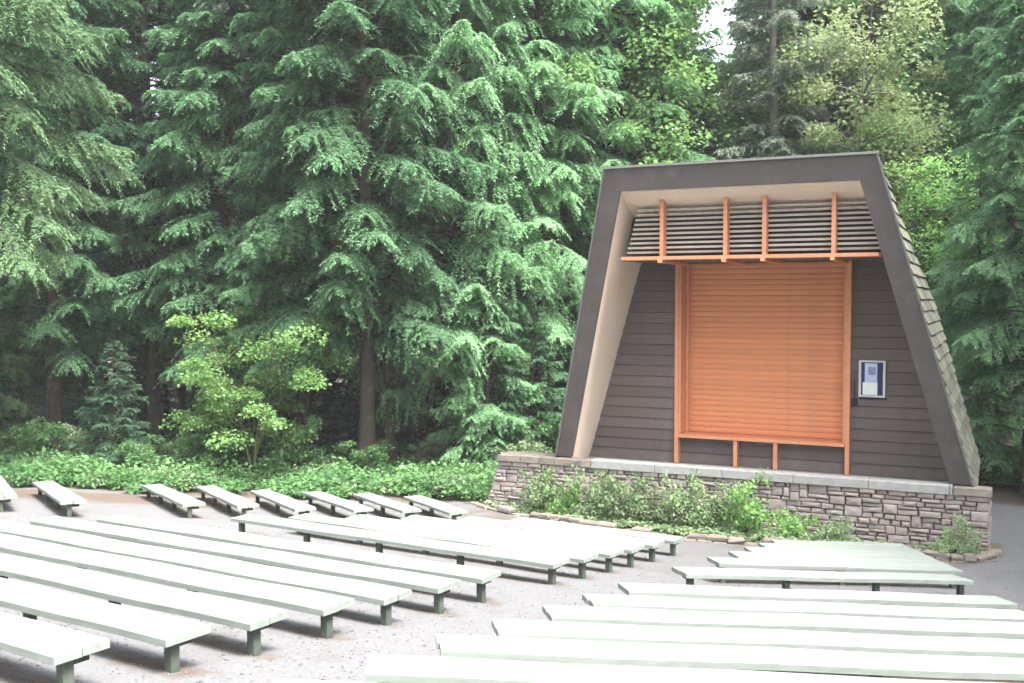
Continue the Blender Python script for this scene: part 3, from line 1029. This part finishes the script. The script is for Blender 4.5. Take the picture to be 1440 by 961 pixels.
_cache = {}
def plant(name, cat, label, group, spec, x, y, rz=0.0, s=1.0, sz=None, crown='foliage', stem='trunk', mats=('conifer_mint', 'bark'), tilt=0.0, dz=0.0):
    """spec: key into SPEC; meshes are shared by (spec, materials)"""
    if spec not in _cache:
        g = SPEC[spec]()
        _cache[spec] = (np_mesh(crown, g['leaf'][0], g['leaf'][1], M[mats[0]], g['leaf'][2]),
                        np_mesh(stem, g['wood'][0], g['wood'][1], M[mats[1]], None, True))
    o = empty(name, (x, y, gz(x, y) + dz), rz)
    if tilt: o.rotation_euler = (tilt * math.cos(rz * 7), tilt * math.sin(rz * 7), rz)
    o.scale = (s, s, sz or s)
    tag(o, label, cat, group)
    for nm, me, mt in ((crown, _cache[spec][0], mats[0]), (stem, _cache[spec][1], mats[1])):
        c = link(nm, me, None, o)
        c.material_slots[0].link = 'OBJECT'
        c.material_slots[0].material = M[mt]
    return o


SPEC = {
    'hemlock':  lambda: conifer(1, 28, 4.7, 4.7, 200, up=.22, droop=.55, tip=.10, spray=1.10, leaf=(.140, .054), hang=.55, pw=.62, dens=1.3),
    'hemlock2': lambda: conifer(2, 30, 4.2, 4.6, 225, up=.30, droop=.62, tip=.14, spray=1.0, leaf=(.135, .052), hang=.6, pw=.58, dens=1.3),
    'cedar':    lambda: conifer(3, 27, 4.5, 3.2, 185, up=.10, droop=.60, tip=.28, spray=1.2, leaf=(.140, .053), hang=.8, pw=.62, dens=1.25),
    'spruce':   lambda: conifer(4, 31, 3.5, 5.5, 240, up=.08, droop=.40, tip=.12, spray=.85, leaf=(.130, .050), hang=.45, pw=.62, dead=26),
    'hightree': lambda: conifer(9, 26, 4.8, 7.6, 120, up=.15, droop=.55, tip=.12, spray=1.2, leaf=(.140, .053), hang=.6, pw=.6, dead=10),
    'sapling':  lambda: conifer(5, 7.5, 2.3, .5, 95, up=.35, droop=.45, tip=.10, spray=.7, leaf=(.11, .042), hang=.35, pw=.8, dead=0),
    'youngtree': lambda: conifer(6, 12, 2.9, 1.2, 120, up=.25, droop=.5, tip=.14, spray=.85, leaf=(.125, .047), hang=.5, pw=.8, dead=4),
    'thin':     lambda: conifer(7, 26, 2.3, 8.5, 110, up=.0, droop=.4, tip=.1, spray=.8, leaf=(.125, .048), hang=.5, pw=.6, dead=34),
    'maple':    lambda: broadleaf(21, 5.2, 1.75, 7, 84, 230, .100, .30, .34, .42, .55, .045),
    'tallmaple': lambda: broadleaf(22, 15, 3.0, 3, 120, 210, .135, .22, .12, .6, .85, .11),
    'shrub1':   lambda: broadleaf(31, 1.35, .50, 6, 26, 46, .085, .25, .30, .7, .26, .014),
    'shrub2':   lambda: broadleaf(32, 1.0, .55, 7, 24, 44, .08, .15, .35, .7, .26, .012),
    'shrub3':   lambda: broadleaf(33, .65, .55, 8, 20, 42, .07, .1, .5, .6, .24, .010),
    'bushes':   lambda: broadleaf(34, 1.7, .9, 9, 44, 90, .105, .1, .35, .5, .36, .018),
}


def at(px, t):        # a point seen in photo column px at distance t along the view
    return ((px - 720) / 1450 * t, t)


# ---- the trees one can tell apart
LIGHT, MINT, MID, DARK, GRAY, YEL = ('conifer_light', 'bark'), ('conifer_mint', 'bark'), ('conifer_mid', 'bark'), ('conifer_dark', 'bark'), ('conifer_gray', 'bark_gray'), ('cedar_yellow', 'bark')
T = [
    (985, 50, 'youngtree', 1.0, 1.25, LIGHT, 'short pale conifer in the gap of sky behind the stage roof'),
    (1020, 58, 'youngtree', 2.0, 1.45, GRAY, 'grey green conifer at the right side of the sky gap behind the roof'),
    (-45, 31, 'hightree', .4, 1.0, YEL, 'yellow green cedar leaning in from the left edge with layered boughs'),
    (-30, 38, 'youngtree', 1.1, .9, YEL, 'low olive green conifer at the left edge behind the ferns'),
    (75, 40, 'hemlock2', .3, 1.0, MID, 'tall dense conifer second from the left edge, dark beneath its boughs'),
    (215, 42, 'spruce', 2.0, .95, DARK, 'dark conifer with bare straight lower trunk left of the lime maple'),
    (160, 36.5, 'sapling', .7, .62, DARK, 'small dark conifer sapling above the ferns at the left'),
    (330, 39.5, 'hemlock', 4.2, .95, MID, 'conifer with drooping boughs just behind the lime green vine maple'),
    (430, 38.5, 'hemlock2', 5.2, .95, MINT, 'pale green conifer right of the vine maple with arching boughs'),
    (515, 36.8, 'hemlock', 1.0, 1.05, MINT, 'largest pale green hemlock in the middle, feathery boughs over two bare trunks'),
    (548, 38.2, 'thin', .2, .9, MINT, 'slender trunk standing close beside the largest hemlock'),
    (640, 39.5, 'cedar', 3.4, 1.05, LIGHT, 'pale green conifer right of the largest hemlock with drooping sprays'),
    (688, 37.0, 'youngtree', 2.6, .72, LIGHT, 'young mint green conifer with bare lower stem left of the stage wall'),
    (760, 41, 'hemlock2', 3.0, 1.0, LIGHT, 'tall soft green conifer rising just left of the stage roof'),
    (748, 37.2, 'sapling', 2.9, .8, MID, 'bushy conifer sapling beside the left foot of the stage'),
    (865, 44, 'hemlock', 2.2, 1.1, LIGHT, 'tall mint green conifer directly behind the left roof corner'),
    (900, 48, 'cedar', 5.0, 1.15, LIGHT, 'light green conifer behind the left half of the stage roof'),
    (1090, 41.5, 'spruce', 1.2, .9, GRAY, 'grey green spruce rising behind the middle of the stage roof'),
    (1205, 43, 'thin', 4.0, .95, GRAY, 'thin bare trunk among yellow leaves behind the right roof corner'),
    (1300, 46, 'hemlock2', .9, 1.05, LIGHT, 'bluish green conifer between the yellow maple and the right edge'),
    (1415, 40, 'spruce', 3.3, 1.0, MID, 'tall dense conifer at the upper right edge of the photo'),
    (1385, 35.5, 'youngtree', .5, .95, LIGHT, 'layered conifer right of the shingled roof side, boughs in flat tiers'),
    (1450, 33, 'hemlock', 4.4, .7, LIGHT, 'conifer cut by the right edge with boughs over the ferns'),
]
for px, t, sp_, rz, sc, mt, lab in T:
    x, y = at(px, t)
    plant('conifer_tree', 'tree', lab, 'conifers at the edge of the clearing', sp_, x, y, rz, sc, None, 'crown', 'trunk', mt)
BL = [
    (352, 35.2, 'maple', 1.5, 1.2, ('leaf_lime', 'stem'), 'bright lime green vine maple with fanned stems before the dark conifers'),
    (905, 43, 'tallmaple', 1.3, 1.45, ('leaf_lime', 'bark_gray'), 'tall lime green broadleaf tree behind the left roof corner'),
    (1190, 40.5, 'tallmaple', 2.3, 1.22, ('leaf_yellow', 'bark_gray'), 'yellow leaved broadleaf tree behind the right half of the roof'),
    (1305, 39, 'tallmaple', 4.0, .85, ('leaf_lime', 'bark_gray'), 'light green broadleaf tree beside the top of the shingled roof side'),
    (1262, 45.5, 'tallmaple', 5.3, 1.3, ('leaf_green', 'bark_gray'), 'sparse yellow green broadleaf tree left of the dark right edge conifer'),
    (690, 46, 'tallmaple', 5.0, 1.0, ('leaf_yellow', 'bark_gray'), 'yellow green broadleaf tree deep behind the mint conifers left of the roof'),
    (265, 44, 'tallmaple', 3.0, .95, ('leaf_yellow', 'bark_gray'), 'faint yellow green broadleaf tree in a gap between the left conifers'),
]
for px, t, sp_, rz, sc, mt, lab in BL:
    x, y = at(px, t)
    plant('broadleaf_tree', 'tree', lab, 'broadleaf trees among the conifers', sp_, x, y, rz, sc, None, 'crown', 'trunk', mt)

# ---- the forest behind, rows of conifers, every tree its own
tr_ = random.Random(8)
kinds = ['hemlock', 'hemlock2', 'hemlock2', 'cedar', 'spruce']
def forest_tree(x, y, lab, grp):
    k = tr_.choice(kinds)
    mt = tr_.choice([MINT, LIGHT, MINT, MID, MID, DARK, GRAY] if k != 'cedar' else [MID, MINT, DARK])
    plant('conifer_tree', 'tree', lab, grp, k, x, y, tr_.uniform(0, 6.28), tr_.uniform(.9, 1.15), None, 'crown', 'trunk', mt)
FLAB = 'conifer deep in the forest behind the front rank of trees'
for t, st, j in ((46.5, 3.6, .8), (52, 3.8, 1.2), (58, 4.2, 1.4), (66, 5.0, 1.6)):
    x = -.56 * t
    while x < .60 * t:
        xx, yy = x + tr_.uniform(-j, j), t + tr_.uniform(-j, j)
        x += st
        px = 720 + xx / yy * 1450
        if (935 < px < 1050) or (t > 50 and 205 < px < 275): continue       # gaps where the sky shows
        s_, u_ = xx * EX.x + yy * EX.y, xx * EY.x + yy * EY.y
        if -12.6 < s_ < 1.2 and u_ < 37.5: continue
        forest_tree(xx, yy, FLAB, 'conifers of the forest behind')
for i in range(30):
    t = 41.5 + (i % 6) * 3.6 + tr_.uniform(-1, 1)
    px = -80 + i * 31 + tr_.uniform(-12, 12)
    x, y = at(px, t)
    plant('conifer_tree', 'tree', 'small shaded conifer in the understorey between the forest trunks', 'understorey conifers', 'youngtree' if i % 3 else 'sapling', x, y,
          tr_.uniform(0, 6), tr_.uniform(.55, .9), None, 'crown', 'trunk', tr_.choice([DARK, MID]))
# ---- the clearing is ringed by the same forest on both sides and behind the seats
for side_, n in ((-1, 9), (1, 8)):
    for i in range(n):
        y = 30 - i * 5.2 + tr_.uniform(-1, 1)
        x = side_ * (19 + .12 * abs(y - 10) + tr_.uniform(0, 3)) - 1
        if abs(x) / max(y, .1) < .53 and y > 0: x = side_ * (.58 * y + 3)
        forest_tree(x, y, 'conifer at the side of the clearing outside the photo', 'conifers round the clearing')
for i in range(11):
    x = -30 + i * 6.0 + tr_.uniform(-1, 1)
    forest_tree(x, -30 + tr_.uniform(-3, 2), 'conifer behind the seats outside the photo', 'conifers round the clearing')

# ---- shrubs against the stage wall
SH = [
    (-11.95, 27.15, 'shrub2', .4, 1.05, 'pale green leafy shrub at the left end of the planting bed'),
    (-11.25, 27.05, 'shrub1', 1.2, .80, 'bright green upright shrub second from the left against the stage wall'),
    (-10.2, 27.1, 'shrub1', 2.2, .95, 'tall pale shrub reaching the coping left of the shutter'),
    (-9.45, 26.9, 'shrub2', 3.1, 1.1, 'loose pale shrub below the left edge of the shutter'),
    (-8.5, 26.95, 'shrub1', 3.8, .95, 'sprawling twiggy shrub below the left short post'),
    (-7.6, 26.8, 'shrub2', 5.0, 1.15, 'wide grey green shrub in the middle of the planting bed'),
    (-6.85, 27.0, 'shrub1', .9, .95, 'shrub touching the coping below the middle of the shutter'),
    (-5.95, 26.85, 'shrub1', 5.6, 1.02, 'brightest green shrub, full and bushy, below the right part of the shutter'),
    (-4.75, 26.9, 'shrub3', 4.4, 1.05, 'low green plant right of the brightest shrub'),
    (-3.75, 26.95, 'shrub3', 1.4, .85, 'small low plant at the foot of the bare stone wall'),
    (-.75, 26.85, 'shrub1', 2.9, .68, 'pale leafy plant climbing the right corner of the stone wall'),
    (-1.15, 26.6, 'shrub3', 2.0, .6, 'small weed inside the stone edging at the right wall corner'),
]
for s_, u_, sp_, rz, sc, lab in SH:
    x, y = EX.x * s_ + EY.x * u_, EX.y * s_ + EY.y * u_
    lime = 'bright' in lab
    plant('shrub', 'shrub', lab, 'shrubs in the planting bed', sp_, x, y, rz, sc * 1.02, sc * 1.28, 'foliage', 'stem', (('leaf_lime' if lime else 'shrub_leaf'), 'stem'))
# taller undergrowth bushes along the forest edge
UB = [(40, 36.5, 1.0), (120, 37.5, .9), (200, 35.6, .75), (262, 36.6, .8), (440, 36.2, .6), (600, 37.6, .65), (655, 36.0, .6), (735, 35.2, .8), (770, 37.0, 1.1), (1428, 36, .8), (1465, 34, .9), (1400, 41, 1.0)]
UB += [(400, 36.0, 1.15), (310, 35.4, .9), (512, 35.6, .75)]
labU = ['leafy bush at the left edge behind the ferns', 'dark leafed bush under the second conifer from the left', 'leafy bush among ferns left of the vine maple',
        'leafy bush at the left foot of the vine maple', 'low bush right of the vine maple stems', 'low bush in shade right of the two bare trunks',
        'low bush beside the young conifer stem', 'leafy bush at the left end of the stone wall', 'bush filling the gap beside the left stage foot',
        'green bush right of the stage at the path', 'green bush cut by the right edge of the photo', 'dark bush behind the path right of the stage',
        'leafy bush under the right side of the lime green vine maple', 'leafy bush under the left side of the lime green vine maple',
        'leafy bush in front of the largest bare trunk left of centre']
for (px, t, sc), lab in zip(UB, labU):
    x, y = at(px, t)
    plant('bush', 'bush', lab, 'undergrowth bushes', 'bushes', x, y, px * .37, sc, None, 'foliage', 'stem', ('leaf_green' if px % 3 else 'shrub_leaf', 'stem'))


# ---- fern and thimbleberry ground cover (nobody could count it)
def ground_cover(name, n, region, hgt, size, nl, mat, seed, label):
    r = np.random.default_rng(seed)
    pts = []
    while len(pts) < n:
        x, y = region(r)
        if x is None: continue
        pts.append((x, y))
    C, Dn, Tn = [], [], []
    for x, y in pts:
        h = hgt * r.uniform(.45, 1.25) * (1 + .35 * math.sin(x * 1.1 + y) * math.sin(y * .9 - x * .4)) * (.6 if y < 31.8 and hgt > .5 else 1)
        k = int(nl * r.uniform(.6, 1.4))
        a = r.uniform(0, 6.283, k)
        rad = h * .75 * np.sqrt(r.random(k))
        z = gz(x, y) + .04 + h * (1 - .55 * (rad / (h * .75)) ** 2) * r.uniform(.35, 1.0, k)
        C.append(np.column_stack([x + np.cos(a) * rad, y + np.sin(a) * rad, z]))
        Dn.append(np.column_stack([np.cos(a), np.sin(a), np.full(k, -.25)]))
        Tn.append(np.clip(r.uniform(.15, .8) + r.normal(0, .12, k), 0, 1))
    C, Dn, Tn = map(np.concatenate, (C, Dn, Tn))
    V, F = leaves_on(C, unit(Dn), r, size, .45)
    me = np_mesh(name, V, F, M[mat], np.repeat(Tn, 4))
    o = link(name, me, None)
    tag(o, label, 'ground cover', None, 'stuff')


def reg_left(r):
    y = 30.6 + 12 * r.random() ** 1.6
    x = r.uniform(-.54 * y - 2, 2.5)
    edge_ = 31.9 + .35 * math.sin(x * 7.3) + .5 * math.sin(x * 1.3) + .35 * math.sin(x * 3.1 + 1) - .05 * max(0, -x - 6)
    s_ = x * EX.x + y * EX.y
    if y < edge_ or s_ > -14.4: return None, None
    return x, y
def reg_right(r):
    x, y = r.uniform(14.5, 24), r.uniform(31.5, 46)
    s_, u_ = x * EX.x + y * EX.y, x * EY.x + y * EY.y
    if (s_ < 1.2 and u_ < 37) or u_ < 33.2: return None, None
    return x, y
def reg_bed(r):
    s_, u_ = r.uniform(-14.2, -.4), r.uniform(25.9, 27.5)
    lim = np.interp(s_, [-14.3, -12.7, -7, -6, -4.9, -1.6, -.86], [27.6, 26.8, 25.7, 25.7, 26.05, 26.6, 26.5])
    if u_ < lim: return None, None
    if s_ > -3.2 and r.random() < .7: return None, None
    return EX.x * s_ + EY.x * u_, EX.y * s_ + EY.y * u_
def patchy(base, f, ph, cut):
    def g(r):
        x, y = base(r)
        if x is None or math.sin(x * f + ph) * math.sin(y * f * 1.3 + ph * 2) + .5 * math.sin(x * f * 2.7 - y) < cut: return None, None
        return x, y
    return g
ground_cover('salal_cover', 500, patchy(reg_left, .8, 1.0, .1), .55, .09, 90, 'shrub_leaf', 25, 'pale small leafed plants in patches among the ferns')
ground_cover('fern_cover', 1350, reg_left, .50, .11, 60, 'fern', 5, 'small leafed green undergrowth along the edge of the forest')
ground_cover('thimbleberry_cover', 520, patchy(reg_left, .55, 0, -.1), .82, .155, 52, 'leaf_green', 15, 'broad leafed thimbleberry growing among the ferns at the forest edge')
ground_cover('fern_cover', 500, reg_right, .80, .135, 60, 'fern', 6, 'green ferns right of the stage under the conifers')
ground_cover('grass_cover', 420, reg_bed, .16, .10, 26, 'shrub_leaf', 7, 'short grass and moss in the planting bed along the stage wall')

# ---- thin air volume added to lift the dark tones
hv = [(-90, -45, -1.6), (90, -45, -1.6), (90, 110, -1.6), (-90, 110, -1.6), (-90, -45, 48), (90, -45, 48), (90, 110, 48), (-90, 110, 48)]
hm = bpy.data.materials.new('fill_haze_volume')
hm.use_nodes = True
hn = hm.node_tree.nodes
hn.remove(hn['Principled BSDF'])
pv = hn.new('ShaderNodeVolumePrincipled')
pv.inputs['Color'].default_value = (.95, .98, 1, 1)
pv.inputs['Density'].default_value = .00045
hm.node_tree.links.new(pv.outputs[0], hn['Material Output'].inputs['Volume'])
tag(pydata('fill_haze', hv, HEX, hm), kind='stuff')

# ---- loose gravel lying on the ground near the seats
def loose_gravel(n, seed):
    r = np.random.default_rng(seed)
    t = 6.5 + 17 * r.random(n) ** 1.5
    x = r.uniform(-.52, .52, n) * t
    y = t
    u = np.maximum(-14.0, x * EY.x + y * EY.y)
    k = .25
    z = 6.3 + k * np.log(np.exp(-(2.34 + .157 * np.minimum(u, 30)) / k) + np.exp(-6.3 / k))
    wob = .5 * np.sin(x * .9 + 1.3 * np.sin(y * .55)) * np.sin(y * .8 + .7) + .5 * np.sin(x * .37 + y * .23)
    z += .025 * wob
    s = r.uniform(.006, .016, n) * r.choice([1, 1, 1, 1.5], n)
    o = np.array([(1, 0, 0), (0, 1, 0), (-1, 0, 0), (0, -1, 0), (0, 0, .7), (0, 0, -.5)], float)
    V = o[None] * s[:, None, None] * r.uniform(.6, 1.3, (n, 6, 1))
    a = r.uniform(0, 6.28, n); c, sn = np.cos(a)[:, None], np.sin(a)[:, None]
    V = np.stack([V[..., 0] * c - V[..., 1] * sn + x[:, None], V[..., 0] * sn + V[..., 1] * c + y[:, None], V[..., 2] + z[:, None] + s[:, None] * .25], -1)
    f = np.array([(0, 1, 4), (1, 2, 4), (2, 3, 4), (3, 0, 4), (1, 0, 5), (2, 1, 5), (3, 2, 5), (0, 3, 5)])
    F = (f[None] + 6 * np.arange(n)[:, None, None]).reshape(-1, 3)
    me = np_mesh('gravel', V.reshape(-1, 3), F, M['pebble'], np.repeat(r.random(n), 6))
    tag(link('gravel', me, None), 'loose grey gravel scattered on the ground between the benches', 'gravel', None, 'stuff')
pm, pn, pl_, pp = nodes_of('pebble')
pa = pn.new('ShaderNodeAttribute'); pa.attribute_name = 'tint'
pl_.new(ramp(pn, pl_, pa.outputs['Fac'], 0, 1, (.105, .098, .108), (.165, .157, .172)), pp.inputs['Base Color'])
pp.inputs['Roughness'].default_value = .9
M['pebble'] = pm
loose_gravel(9000, 3)
